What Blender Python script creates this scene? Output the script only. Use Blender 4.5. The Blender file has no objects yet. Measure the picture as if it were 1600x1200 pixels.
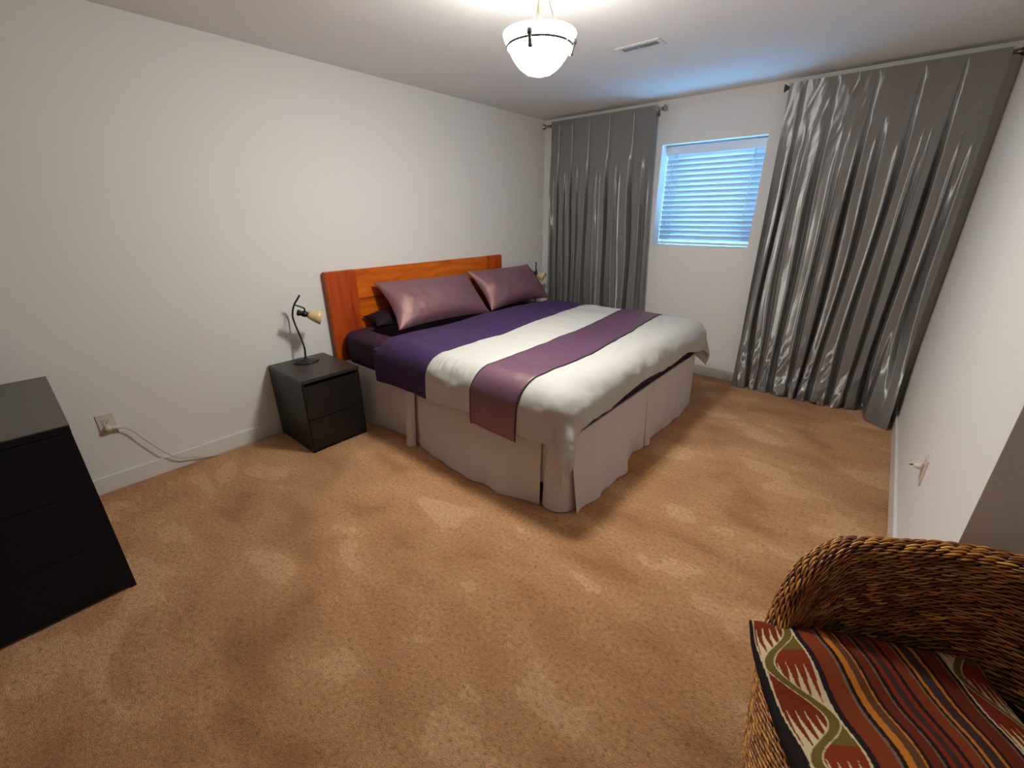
import bpy, bmesh, math, random
import numpy as np
from mathutils import Vector, Matrix

# ---------------------------------------------------------------- camera, world, lights, exposure
SC = bpy.context.scene
COL = SC.collection
cam_d = bpy.data.cameras.new('camera')
cam_d.sensor_fit = 'HORIZONTAL'
cam_d.sensor_width = 36.0
cam_d.lens = 667.92 * 36.0 / 1600.0
cam_d.clip_start = 0.03
cam = bpy.data.objects.new('camera', cam_d)
COL.objects.link(cam)
_r = Vector((0.76369994, 0.64555749, -0.00423311))
_u = Vector((-0.23382122, 0.28271251, 0.93026946))
_w = Vector((-0.60173918, 0.70945694, -0.36685257))
M = Matrix((_r, _u, -_w)).transposed().to_4x4()
M.translation = Vector((3.10553, -4.22645, 1.46849))
cam.matrix_world = M
SC.camera = cam

world = bpy.data.worlds.new('world')
SC.world = world
world.use_nodes = True
bg = world.node_tree.nodes['Background']
bg.inputs['Color'].default_value = (0.20, 0.55, 1.0, 1)
bg.inputs['Strength'].default_value = 23.0

LAMP = Vector((1.78, -2.475, 2.115))
pl = bpy.data.lights.new('ceiling_bulb', 'POINT')
pl.energy = 25.0
pl.color = (1.0, 0.975, 0.92)
pl.shadow_soft_size = 0.05
plo = bpy.data.objects.new('ceiling_bulb', pl)
plo.location = LAMP + Vector((0, 0, -0.045))
COL.objects.link(plo)

vs = SC.view_settings
SC.display_settings.display_device = 'sRGB'
vs.view_transform = 'Standard'
vs.look = 'None'
vs.exposure = 0.0
vs.gamma = 1.0
vs.use_curve_mapping = False

R = np.random.RandomState(7)
random.seed(7)
PI = math.pi

# ---------------------------------------------------------------- helpers
def s2l(c):
    """sRGB 0-255 to linear"""
    out = []
    for v in c:
        v = v / 255.0
        out.append(v / 12.92 if v <= 0.04045 else ((v + 0.055) / 1.055) ** 2.4)
    return tuple(out) + (1.0,)

def mat(name, color, rough=0.6, metal=0.0, spec=0.5, bump=None, **kw):
    """principled material with an optional fine noise bump (scale, strength, distance)"""
    m = bpy.data.materials.new(name)
    m.use_nodes = True
    nt = m.node_tree
    b = nt.nodes['Principled BSDF']
    b.inputs['Base Color'].default_value = color if len(color) == 4 else tuple(color) + (1,)
    b.inputs['Roughness'].default_value = rough
    b.inputs['Metallic'].default_value = metal
    b.inputs['Specular IOR Level'].default_value = spec
    for k, v in kw.items():
        b.inputs[k].default_value = v
    if bump:
        tc = nt.nodes.new('ShaderNodeTexCoord')
        mp = nt.nodes.new('ShaderNodeMapping')
        mp.inputs['Scale'].default_value = bump[3] if len(bump) > 3 else (1, 1, 1)
        n = nt.nodes.new('ShaderNodeTexNoise')
        n.inputs['Scale'].default_value = bump[0]
        n.inputs['Detail'].default_value = 4
        bp = nt.nodes.new('ShaderNodeBump')
        bp.inputs['Strength'].default_value = bump[1]
        bp.inputs['Distance'].default_value = bump[2]
        nt.links.new(tc.outputs['Object'], mp.inputs['Vector'])
        nt.links.new(mp.outputs['Vector'], n.inputs['Vector'])
        nt.links.new(n.outputs['Fac'], bp.inputs['Height'])
        nt.links.new(bp.outputs['Normal'], b.inputs['Normal'])
    return m

def nodes(m):
    return m.node_tree, m.node_tree.nodes, m.node_tree.links, m.node_tree.nodes['Principled BSDF']

def ramp(nt, stops, interp='LINEAR'):
    r = nt.nodes.new('ShaderNodeValToRGB')
    r.color_ramp.interpolation = interp
    els = r.color_ramp.elements
    while len(els) > 1:
        els.remove(els[-1])
    els[0].position, els[0].color = stops[0][0], stops[0][1]
    for p_, c_ in stops[1:]:
        e = els.new(p_)
        e.color = c_
    return r

def world_loc(o):
    v = Vector((0, 0, 0))
    while o is not None:
        v += o.location
        o = o.parent
    return v

def link(name, me, m, parent=None, smooth=True, loc=None):
    """link a mesh whose vertices are in WORLD coordinates; the origin goes to the parent's place"""
    if m is not None:
        me.materials.append(m)
    if smooth:
        me.polygons.foreach_set('use_smooth', [True] * len(me.polygons))
    o = bpy.data.objects.new(name, me)
    COL.objects.link(o)
    if parent is not None:
        me.transform(Matrix.Translation(-world_loc(parent)))
        o.parent = parent
    elif loc is not None:
        me.transform(Matrix.Translation(-Vector(loc)))
        o.location = loc
    return o

def thing(name, label, cat, loc=(0, 0, 0), group=None):
    o = bpy.data.objects.new(name, None)
    o.empty_display_size = 0.05
    o.location = loc
    COL.objects.link(o)
    tag(o, label, cat, group)
    return o

def tag(o, label, cat, group=None):
    o['label'] = label
    o['category'] = cat
    if group:
        o['group'] = group
    return o

def struct(o, label=None):
    o['kind'] = 'structure'
    if label:
        o['label'] = label
    return o

def me_from(verts, faces, name='mesh'):
    me = bpy.data.meshes.new(name)
    me.from_pydata([tuple(map(float, v)) for v in verts], [], faces)
    me.update()
    return me

def box_me(lo, hi, bev=0.0, seg=2):
    bm = bmesh.new()
    add_box(bm, lo, hi, bev, seg)
    return bm_me(bm)

def bm_me(bm):
    me = bpy.data.meshes.new('mesh')
    bm.normal_update()
    bm.to_mesh(me)
    bm.free()
    return me

def add_box(bm, lo, hi, bev=0.0, seg=2):
    lo = Vector(lo); hi = Vector(hi)
    r = bmesh.ops.create_cube(bm, size=1.0)
    vs_ = r['verts']
    c = (lo + hi) / 2; s = hi - lo
    for v in vs_:
        v.co = Vector((v.co.x * s.x, v.co.y * s.y, v.co.z * s.z)) + c
    if bev > 0:
        es = list({e for v in vs_ for e in v.link_edges})
        bmesh.ops.bevel(bm, geom=es, offset=bev, segments=seg, affect='EDGES', profile=0.7)

def box(name, lo, hi, m, parent=None, bev=0.003, seg=2, smooth=False, loc=None):
    return link(name, box_me(lo, hi, bev, seg), m, parent, smooth, loc)

def grid_me(P, thick=0.0, close_u=False):
    """P (nu,nv,3) -> mesh; thick>0 gives it a back layer along -normal"""
    nu, nv = P.shape[:2]
    idx = np.arange(nu * nv).reshape(nu, nv)
    a = idx[:-1, :-1].ravel(); b = idx[1:, :-1].ravel(); c = idx[1:, 1:].ravel(); d = idx[:-1, 1:].ravel()
    F = np.stack([a, b, c, d], 1)
    V = P.reshape(-1, 3)
    if close_u:
        F = np.concatenate([F, np.stack([idx[-1, :-1], idx[0, :-1], idx[0, 1:], idx[-1, 1:]], 1)])
    if thick:
        du = np.gradient(P, axis=0); dv = np.gradient(P, axis=1)
        n = np.cross(du, dv); n /= (np.linalg.norm(n, axis=2, keepdims=True) + 1e-9)
        Q = (P - n * thick).reshape(-1, 3)
        off = len(V)
        V = np.concatenate([V, Q])
        F2 = F[:, ::-1] + off
        rim = np.concatenate([idx[:, 0], idx[-1, 1:], idx[-2::-1, -1], idx[0, -2:0:-1]])
        rn = np.roll(rim, -1)
        F3 = np.stack([rn, rim, rim + off, rn + off], 1)
        F = np.concatenate([F, F2, F3])
    return fast_me(V, F)

def fast_me(V, F):
    me = bpy.data.meshes.new('mesh')
    V = np.asarray(V, np.float32); F = np.asarray(F, np.int32)
    n = F.shape[1]
    me.vertices.add(len(V)); me.vertices.foreach_set('co', V.ravel())
    me.loops.add(F.size); me.loops.foreach_set('vertex_index', F.ravel())
    me.polygons.add(len(F))
    me.polygons.foreach_set('loop_start', np.arange(len(F), dtype=np.int32) * n)
    me.polygons.foreach_set('loop_total', np.full(len(F), n, np.int32))
    me.update(calc_edges=True)
    return me

def tube_me(pts, rad, n=10, caps=True):
    pts = [Vector(p) for p in pts]
    rads = rad if hasattr(rad, '__len__') else [rad] * len(pts)
    V = []; F = []
    up = None
    for i, p in enumerate(pts):
        t = (pts[min(i + 1, len(pts) - 1)] - pts[max(i - 1, 0)]).normalized()
        if up is None:
            up = Vector((0, 0, 1)) if abs(t.z) < 0.9 else Vector((1, 0, 0))
        a = t.cross(up).normalized(); b = a.cross(t).normalized(); up = b
        for k in range(n):
            w = 2 * PI * k / n
            V.append(p + (a * math.cos(w) + b * math.sin(w)) * rads[i])
    for i in range(len(pts) - 1):
        for k in range(n):
            F.append((i * n + k, i * n + (k + 1) % n, (i + 1) * n + (k + 1) % n, (i + 1) * n + k))
    if caps:
        F.append(tuple(range(n))[::-1]); F.append(tuple((len(pts) - 1) * n + k for k in range(n)))
    return me_from(V, F)

def smooth_path(pts, sub=6):
    """Catmull-Rom through pts"""
    P = [np.array(p, float) for p in pts]
    out = []
    for i in range(len(P) - 1):
        p0 = P[max(i - 1, 0)]; p1 = P[i]; p2 = P[i + 1]; p3 = P[min(i + 2, len(P) - 1)]
        for k in range(sub):
            t = k / sub
            out.append(0.5 * ((2 * p1) + (-p0 + p2) * t + (2 * p0 - 5 * p1 + 4 * p2 - p3) * t * t + (-p0 + 3 * p1 - 3 * p2 + p3) * t ** 3))
    out.append(P[-1])
    return out

def lathe_me(profile, center, axis=(0, 0, 1), n=40, close=False):
    """profile: list of (radius, height along axis)"""
    ax = Vector(axis).normalized()
    a = ax.orthogonal().normalized(); b = ax.cross(a)
    c = Vector(center)
    V = []; F = []
    m = len(profile)
    for (r, h) in profile:
        for k in range(n):
            w = 2 * PI * k / n
            V.append(c + ax * h + (a * math.cos(w) + b * math.sin(w)) * max(r, 1e-5))
    for i in range(m - 1):
        for k in range(n):
            F.append((i * n + k, i * n + (k + 1) % n, (i + 1) * n + (k + 1) % n, (i + 1) * n + k))
    if close:
        for k in range(n):
            F.append(((m - 1) * n + k, (m - 1) * n + (k + 1) % n, (k + 1) % n, k))
    me = me_from(V, F)
    bm = bmesh.new(); bm.from_mesh(me)
    bmesh.ops.remove_doubles(bm, verts=bm.verts, dist=1e-4)
    bmesh.ops.recalc_face_normals(bm, faces=bm.faces)
    bm.to_mesh(me); bm.free()
    return me

_lat = np.random.RandomState(11).rand(256, 256)
def vnoise(x, y):
    x = np.asarray(x, float); y = np.asarray(y, float)
    xi = np.floor(x).astype(int); yi = np.floor(y).astype(int)
    fx = x - xi; fy = y - yi
    fx = fx * fx * (3 - 2 * fx); fy = fy * fy * (3 - 2 * fy)
    g = lambda i, j: _lat[i & 255, j & 255]
    return (g(xi, yi) * (1 - fx) + g(xi + 1, yi) * fx) * (1 - fy) + (g(xi, yi + 1) * (1 - fx) + g(xi + 1, yi + 1) * fx) * fy - 0.5

def fbm(x, y, o=4):
    s = 0; a = 1.0; f = 1.0
    for i in range(o):
        s = s + a * vnoise(x * f + 17.3 * i, y * f + 9.1 * i)
        a *= 0.5; f *= 2.03
    return s

def sstep(e0, e1, x):
    t = np.clip((x - e0) / (e1 - e0), 0, 1)
    return t * t * (3 - 2 * t)

# ---------------------------------------------------------------- materials
WALL = mat('wall_paint', (0.78, 0.757, 0.715), 0.75, spec=0.25, bump=(260, 0.06, 0.002))
CEIL = mat('ceiling_paint', (0.82, 0.80, 0.765), 0.9, spec=0.1, bump=(180, 0.1, 0.002))
TRIM = mat('trim_paint', (0.76, 0.74, 0.69), 0.35, spec=0.5)

CARPET = mat('carpet', (0.36, 0.21, 0.12), 0.95, spec=0.1)
nt, N, L, B = nodes(CARPET)
B.inputs['Sheen Weight'].default_value = 0.25
B.inputs['Sheen Roughness'].default_value = 0.6
B.inputs['Sheen Tint'].default_value = (1, 0.85, 0.7, 1)
tc = N.new('ShaderNodeTexCoord')
mpw = N.new('ShaderNodeMapping'); mpw.inputs['Rotation'].default_value = (0, 0, 0.9); mpw.inputs['Scale'].default_value = (1.0, 1.7, 1)
n1 = N.new('ShaderNodeTexNoise'); n1.inputs['Scale'].default_value = 2.3; n1.inputs['Detail'].default_value = 2.5; n1.inputs['Roughness'].default_value = 0.5; n1.inputs['Distortion'].default_value = 0.35
n2 = N.new('ShaderNodeTexNoise'); n2.inputs['Scale'].default_value = 0.9; n2.inputs['Detail'].default_value = 3
n3 = N.new('ShaderNodeTexNoise'); n3.inputs['Scale'].default_value = 260; n3.inputs['Detail'].default_value = 3
n4 = N.new('ShaderNodeTexNoise'); n4.inputs['Scale'].default_value = 60; n4.inputs['Detail'].default_value = 5; n4.inputs['Roughness'].default_value = 0.7
L.new(tc.outputs['Object'], mpw.inputs['Vector'])
L.new(mpw.outputs['Vector'], n1.inputs['Vector'])
for q in (n2, n3, n4):
    L.new(tc.outputs['Object'], q.inputs['Vector'])
r1 = ramp(nt, [(0.30, (0.47, 0.212, 0.080, 1)), (0.41, (0.60, 0.292, 0.120, 1)), (0.52, (0.67, 0.345, 0.152, 1)), (0.60, (0.71, 0.378, 0.174, 1)), (0.618, (0.81, 0.465, 0.236, 1)), (0.75, (0.82, 0.475, 0.245, 1))])
L.new(n1.outputs['Fac'], r1.inputs['Fac'])
r2 = ramp(nt, [(0.3, (0.86, 0.84, 0.82, 1)), (0.7, (1.12, 1.10, 1.07, 1))])
L.new(n2.outputs['Fac'], r2.inputs['Fac'])
mx = N.new('ShaderNodeMix'); mx.data_type = 'RGBA'; mx.blend_type = 'MULTIPLY'; mx.inputs['Factor'].default_value = 1
L.new(r1.outputs['Color'], mx.inputs['A']); L.new(r2.outputs['Color'], mx.inputs['B'])
r4 = ramp(nt, [(0.34, (0.42, 0.38, 0.35, 1)), (0.44, (0.88, 0.87, 0.86, 1)), (0.56, (1.02, 1.02, 1.02, 1)), (0.68, (1.32, 1.32, 1.30, 1))])
L.new(n4.outputs['Fac'], r4.inputs['Fac'])
mx2 = N.new('ShaderNodeMix'); mx2.data_type = 'RGBA'; mx2.blend_type = 'MULTIPLY'; mx2.inputs['Factor'].default_value = 0.8
L.new(mx.outputs['Result'], mx2.inputs['A']); L.new(r4.outputs['Color'], mx2.inputs['B'])
L.new(mx2.outputs['Result'], B.inputs['Base Color'])
ad = N.new('ShaderNodeMath'); ad.operation = 'MULTIPLY_ADD'; ad.inputs[1].default_value = 2.2
L.new(n4.outputs['Fac'], ad.inputs[0]); L.new(n3.outputs['Fac'], ad.inputs[2])
bp = N.new('ShaderNodeBump'); bp.inputs['Strength'].default_value = 0.9; bp.inputs['Distance'].default_value = 0.009
L.new(ad.outputs[0], bp.inputs['Height']); L.new(bp.outputs['Normal'], B.inputs['Normal'])

def wood(name, axis, k=1.0):
    m = mat(name, (0.5, 0.2, 0.05), 0.42, spec=0.25)
    nt, N, L, B = nodes(m)
    tc = N.new('ShaderNodeTexCoord'); mp = N.new('ShaderNodeMapping')
    mp.inputs['Scale'].default_value = (8, 0.9, 8) if axis == 'y' else (8, 8, 0.9)
    n = N.new('ShaderNodeTexNoise'); n.inputs['Scale'].default_value = 1.6; n.inputs['Detail'].default_value = 6; n.inputs['Roughness'].default_value = 0.62; n.inputs['Distortion'].default_value = 0.8
    L.new(tc.outputs['Object'], mp.inputs['Vector']); L.new(mp.outputs['Vector'], n.inputs['Vector'])
    r = ramp(nt, [(0.28, (0.27 * k, 0.042 * k * k, 0.003, 1)), (0.42, (0.50 * k, 0.092 * k * k, 0.005, 1)), (0.56, (0.64 * k, 0.135 * k * k, 0.008, 1)), (0.76, (0.76 * k, 0.195 * k * k, 0.018, 1))])
    L.new(n.outputs['Fac'], r.inputs['Fac']); L.new(r.outputs['Color'], B.inputs['Base Color'])
    bpn = N.new('ShaderNodeBump'); bpn.inputs['Strength'].default_value = 0.15; bpn.inputs['Distance'].default_value = 0.002
    L.new(n.outputs['Fac'], bpn.inputs['Height']); L.new(bpn.outputs['Normal'], B.inputs['Normal'])
    return m
WOOD_V = wood('honey_wood_upright', 'z', 0.72)
WOOD_H = wood('honey_wood_rail', 'y')

BLACKBROWN = mat('black_brown_veneer', (0.0065, 0.0055, 0.0055), 0.45, spec=0.5, bump=(60, 0.05, 0.001, (1, 6, 6)))
BLACKTOP = mat('black_brown_top', (0.030, 0.022, 0.018), 0.40, spec=0.55, bump=(60, 0.05, 0.001, (1, 6, 6)))
DRESSER = mat('dresser_black', (0.003, 0.004, 0.0075), 0.5, spec=0.25, bump=(50, 0.04, 0.001))
SHEET = mat('purple_sheet', (0.040, 0.014, 0.036), 0.7, spec=0.3, bump=(500, 0.15, 0.0005))
PURPLE = mat('purple_cotton', (0.047, 0.017, 0.084), 0.65, spec=0.35, bump=(500, 0.15, 0.0005))
DARKPIL = mat('dark_plum_cotton', (0.016, 0.007, 0.016), 0.75, spec=0.25, bump=(500, 0.15, 0.0005))
WHITE = mat('cream_cotton', (0.53, 0.515, 0.475), 0.8, spec=0.2, bump=(38, 0.10, 0.006))
SKIRT = mat('taupe_skirt_cloth', (0.645, 0.59, 0.565), 0.8, spec=0.2, bump=(26, 0.12, 0.006))

def satin(name, base, gloss, mixf, rough, scale, bst=0.35):
    m = mat(name, base, 0.55, spec=0.3)
    nt, N, L, B = nodes(m)
    g = N.new('ShaderNodeBsdfAnisotropic')
    g.inputs['Color'].default_value = gloss; g.inputs['Roughness'].default_value = rough
    tc = N.new('ShaderNodeTexCoord'); mp = N.new('ShaderNodeMapping'); mp.inputs['Scale'].default_value = scale
    n = N.new('ShaderNodeTexNoise'); n.inputs['Scale'].default_value = 1.0; n.inputs['Detail'].default_value = 5; n.inputs['Roughness'].default_value = 0.7
    L.new(tc.outputs['Object'], mp.inputs['Vector']); L.new(mp.outputs['Vector'], n.inputs['Vector'])
    b = N.new('ShaderNodeBump'); b.inputs['Strength'].default_value = bst; b.inputs['Distance'].default_value = 0.0012
    L.new(n.outputs['Fac'], b.inputs['Height']); L.new(b.outputs['Normal'], g.inputs['Normal']); L.new(b.outputs['Normal'], B.inputs['Normal'])
    mxs = N.new('ShaderNodeMixShader'); mxs.inputs['Fac'].default_value = mixf
    out = N['Material Output']
    L.new(B.outputs['BSDF'], mxs.inputs[1]); L.new(g.outputs['BSDF'], mxs.inputs[2]); L.new(mxs.outputs['Shader'], out.inputs['Surface'])
    return m
PILLOW = satin('mauve_satin', (0.18, 0.082, 0.125, 1), (0.60, 0.38, 0.26, 1), 0.24, 0.52, (30, 260, 30), 0.5)
RUNNER = satin('bronze_plum_satin', (0.105, 0.044, 0.115, 1), (0.56, 0.36, 0.24, 1), 0.28, 0.46, (260, 22, 60), 0.5)
RUNEDGE = mat('runner_binding', (0.02, 0.008, 0.016), 0.6)
SILK = satin('grey_silk', (0.17, 0.166, 0.162, 1), (0.60, 0.585, 0.565, 1), 0.33, 0.42, (150, 150, 14), 0.10)
nt = SILK.node_tree
cx_ = nt.nodes.new('ShaderNodeCombineXYZ'); cx_.inputs['X'].default_value = 1.0
ga = [q for q in nt.nodes if q.bl_idname == 'ShaderNodeBsdfAnisotropic'][0]
ga.inputs['Anisotropy'].default_value = 0.7
nt.links.new(cx_.outputs[0], ga.inputs['Tangent'])

BLACKMETAL = mat('black_iron', (0.010, 0.009, 0.009), 0.35, metal=0.3)
BASEMETAL = mat('lamp_base_iron', (0.028, 0.022, 0.019), 0.38, metal=0.3)
AMBER = mat('amber_glass', (0.72, 0.56, 0.30), 0.25, spec=0.6, bump=(70, 0.1, 0.002), **{'Subsurface Weight': 0.3, 'Subsurface Radius': (0.03, 0.02, 0.01)})
NICKEL = mat('brushed_nickel', (0.42, 0.39, 0.34), 0.3, metal=1.0)
STEELG = mat('band_steel', (0.09, 0.087, 0.08), 0.6, metal=0.0, spec=0.2)
BRONZE = mat('dark_pewter', (0.16, 0.14, 0.12), 0.3, metal=1.0)
STEM = mat('lamp_stem_rose', (0.55, 0.38, 0.28), 0.35, metal=0.7)
PLASTIC = mat('ivory_plastic', (0.66, 0.58, 0.47), 0.35)
PLASTICD = mat('slot_dark', (0.01, 0.009, 0.008), 0.6)
CORDM = mat('cord_ivory', (0.52, 0.44, 0.34), 0.45)
VENTM = mat('vent_white', (0.72, 0.70, 0.67), 0.4)
VENTD = mat('vent_dark', (0.02, 0.02, 0.02), 0.8)
SLAT = mat('blind_slat', (0.62, 0.65, 0.70), 0.45)
nt, N, L, B = nodes(SLAT)
tr = N.new('ShaderNodeBsdfTranslucent'); tr.inputs['Color'].default_value = (0.75, 0.82, 0.9, 1)
ms = N.new('ShaderNodeMixShader'); ms.inputs['Fac'].default_value = 0.11
L.new(B.outputs['BSDF'], ms.inputs[1]); L.new(tr.outputs['BSDF'], ms.inputs[2]); L.new(ms.outputs['Shader'], N['Material Output'].inputs['Surface'])
BLINDM = mat('blind_rail', (0.74, 0.77, 0.80), 0.4)
CORDW = mat('blind_cord', (0.8, 0.8, 0.8), 0.7)
FRAMEM = mat('window_vinyl', (0.78, 0.80, 0.82), 0.4)
GLASS = bpy.data.materials.new('window_glass'); GLASS.use_nodes = True
nt = GLASS.node_tree; nt.nodes.remove(nt.nodes['Principled BSDF'])
tg = nt.nodes.new('ShaderNodeBsdfTransparent'); tg.inputs['Color'].default_value = (0.93, 0.96, 0.97, 1)
gg = nt.nodes.new('ShaderNodeBsdfGlossy'); gg.inputs['Roughness'].default_value = 0.02
mg = nt.nodes.new('ShaderNodeMixShader'); mg.inputs['Fac'].default_value = 0.06
nt.links.new(tg.outputs[0], mg.inputs[1]); nt.links.new(gg.outputs[0], mg.inputs[2]); nt.links.new(mg.outputs[0], nt.nodes['Material Output'].inputs['Surface'])

BOWL = bpy.data.materials.new('frosted_bowl_glass'); BOWL.use_nodes = True
nt = BOWL.node_tree; nt.nodes.remove(nt.nodes['Principled BSDF'])
em = nt.nodes.new('ShaderNodeEmission'); em.inputs['Color'].default_value = (1.0, 0.985, 0.94, 1); em.inputs['Strength'].default_value = 176.0
tb = nt.nodes.new('ShaderNodeBsdfTransparent'); tb.inputs['Color'].default_value = (1, 0.98, 0.95, 1)
mb = nt.nodes.new('ShaderNodeMixShader'); mb.inputs['Fac'].default_value = 0.0
# the inner face of the bowl: same frosted glass, dimmer
BOWLIN = bpy.data.materials.new('frosted_bowl_inside'); BOWLIN.use_nodes = True
nti = BOWLIN.node_tree; nti.nodes.remove(nti.nodes['Principled BSDF'])
emi = nti.nodes.new('ShaderNodeEmission'); emi.inputs['Color'].default_value = (1.0, 0.985, 0.94, 1); emi.inputs['Strength'].default_value = 12.0
tbi = nti.nodes.new('ShaderNodeBsdfTransparent')
mbi = nti.nodes.new('ShaderNodeMixShader'); mbi.inputs['Fac'].default_value = 0.0
nti.links.new(emi.outputs[0], mbi.inputs[1]); nti.links.new(tbi.outputs[0], mbi.inputs[2]); nti.links.new(mbi.outputs[0], nti.nodes['Material Output'].inputs['Surface'])
nt.links.new(em.outputs[0], mb.inputs[1]); nt.links.new(tb.outputs[0], mb.inputs[2]); nt.links.new(mb.outputs[0], nt.nodes['Material Output'].inputs['Surface'])
# the flared rim sits above the bulbs and glows less
BOWLRIM = BOWL.copy(); BOWLRIM.name = 'frosted_rim_glass'
[q for q in BOWLRIM.node_tree.nodes if q.bl_idname == 'ShaderNodeEmission'][0].inputs['Strength'].default_value = 34.0

# ---------------------------------------------------------------- room shell
W, H, YE = 3.437, 2.40, -2.725
X2, YF = 4.75, -6.1
struct(box('floor', (-0.15, YF - 0.15, -0.1), (X2 + 0.15, 0.35, 0.0), CARPET, bev=0))
struct(box('ceiling', (-0.15, YF - 0.15, H), (X2 + 0.15, 0.35, H + 0.12), CEIL, bev=0))
struct(box('wall_left', (-0.15, YF - 0.15, 0), (0.0, 0.35, H), WALL, bev=0))
struct(box('wall_front', (0, YF - 0.15, 0), (X2, YF, H), WALL, bev=0))
struct(box('wall_alcove', (X2, YF - 0.15, 0), (X2 + 0.15, YE, H), WALL, bev=0))
struct(box('wall_right', (W, YE, 0), (X2 + 0.15, 0.0, H), WALL, bev=0.002))
# back wall with a window opening
WX0, WX1, WZ0, WZ1, WD = 1.318, 2.170, 1.197, 2.054, 0.30
bm = bmesh.new()
add_box(bm, (0, 0, 0), (WX0, WD, H)); add_box(bm, (WX1, 0, 0), (X2 + 0.15, WD, H))
add_box(bm, (WX0, 0, 0), (WX1, WD, WZ0)); add_box(bm, (WX0, 0, WZ1), (WX1, WD, H))
struct(link('wall_back', bm_me(bm), WALL, smooth=False))
def baseboard(name, lo, hi, inner):
    """inner: axis of thickness; small eased top edge"""
    struct(box(name, lo, hi, TRIM, bev=0.004))
baseboard('baseboard_left', (0, YF, 0), (0.013, 0, 0.098), 0)
baseboard('baseboard_back', (0.013, -0.013, 0), (W - 0.015, 0, 0.096), 1)
baseboard('baseboard_right', (W - 0.015, YE - 0.0, 0), (W, 0, 0.098), 0)
baseboard('baseboard_alcove', (W - 0.015, YE - 0.015, 0), (X2, YE, 0.098), 1)

# window (frame + sash + pane in the opening)
wf = thing('window_1', 'small high window recessed in the back wall behind the white blind', 'window', (1.744, 0.26, WZ0))
wf['kind'] = 'structure'; del wf['category']
yw0, yw1 = 0.235, 0.285
for nm, lo, hi in (('window_frame', (WX0, yw0, WZ0), (WX0 + 0.045, yw1, WZ1)), ('window_frame', (WX1 - 0.045, yw0, WZ0), (WX1, yw1, WZ1)),
                   ('window_frame', (WX0 + 0.045, yw0, WZ0), (WX1 - 0.045, yw1, WZ0 + 0.045)), ('window_frame', (WX0 + 0.045, yw0, WZ1 - 0.045), (WX1 - 0.045, yw1, WZ1)),
                   ('window_mullion', (1.725, yw0 + 0.005, WZ0 + 0.045), (1.765, yw1 - 0.005, WZ1 - 0.045))):
    box(nm, lo, hi, FRAMEM, wf, bev=0.004)
box('window_pane', (WX0 + 0.04, 0.258, WZ0 + 0.04), (1.726, 0.262, WZ1 - 0.04), GLASS, wf, bev=0)
box('window_pane', (1.764, 0.258, WZ0 + 0.04), (WX1 - 0.04, 0.262, WZ1 - 0.04), GLASS, wf, bev=0)

# ---------------------------------------------------------------- window blind
bl = thing('window_blind', 'white horizontal slat blind, nearly closed, inside the recessed window', 'blind', (1.744, 0.165, 1.98))
yb = 0.150
BX0, BX1 = WX0 + 0.002, WX1 - 0.002
box('valance', (BX0, yb - 0.035, 1.975), (BX1, yb - 0.022, 2.047), BLINDM, bl, bev=0.003)
box('headrail', (BX0 + 0.004, yb - 0.021, 1.995), (BX1 - 0.004, yb + 0.03, 2.045), BLINDM, bl, bev=0.003)
NS = 17
sl_me = None
zt, zb = 1.962, 1.262
tilt = math.radians(61)
for i in range(NS):
    z = zt + (zb - zt) * i / (NS - 1)
    if sl_me is None:
        Wd = 0.05
        P = np.zeros((2, 9, 3))
        for a, x in enumerate((BX0 + 0.001, BX1 - 0.001)):
            for k in range(9):
                q = -0.5 + k / 8
                w_ = q * Wd; c_ = 0.003 * (1 - 4 * q * q)
                # room edge up: width direction (-y, +z)
                dy, dz = -math.cos(tilt), math.sin(tilt)
                P[a, k] = (x - 1.744, dy * w_ - c_ * dz, dz * w_ - c_ * math.cos(tilt))
        sl_me = grid_me(P, 0.0028)
        sl_me.materials.append(SLAT)
        sl_me.polygons.foreach_set('use_smooth', [True] * len(sl_me.polygons))
    o = bpy.data.objects.new('slat', sl_me)
    COL.objects.link(o); o.parent = bl
    o.location = Vector((1.744, yb, z)) - bl.location
box('bottom_rail', (BX0 + 0.004, yb - 0.026, 1.207), (BX1 - 0.004, yb + 0.026, 1.228), BLINDM, bl, bev=0.006)
for x in (1.43, 2.06):
    link('ladder_cord', tube_me([(x, yb - 0.0275, 1.98), (x, yb - 0.0275, 1.225)], 0.0016, 6), CORDW, bl)
link('pull_cord', tube_me([(1.385, yb - 0.038, 1.99), (1.385, yb - 0.038, 1.30)], 0.0018, 6), CORDW, bl)
link('tilt_wand', tube_me([(2.075, yb - 0.042, 1.985), (2.072, yb - 0.042, 1.27), (2.06, yb - 0.04, 1.25)], 0.0022, 6), CORDW, bl)

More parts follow.
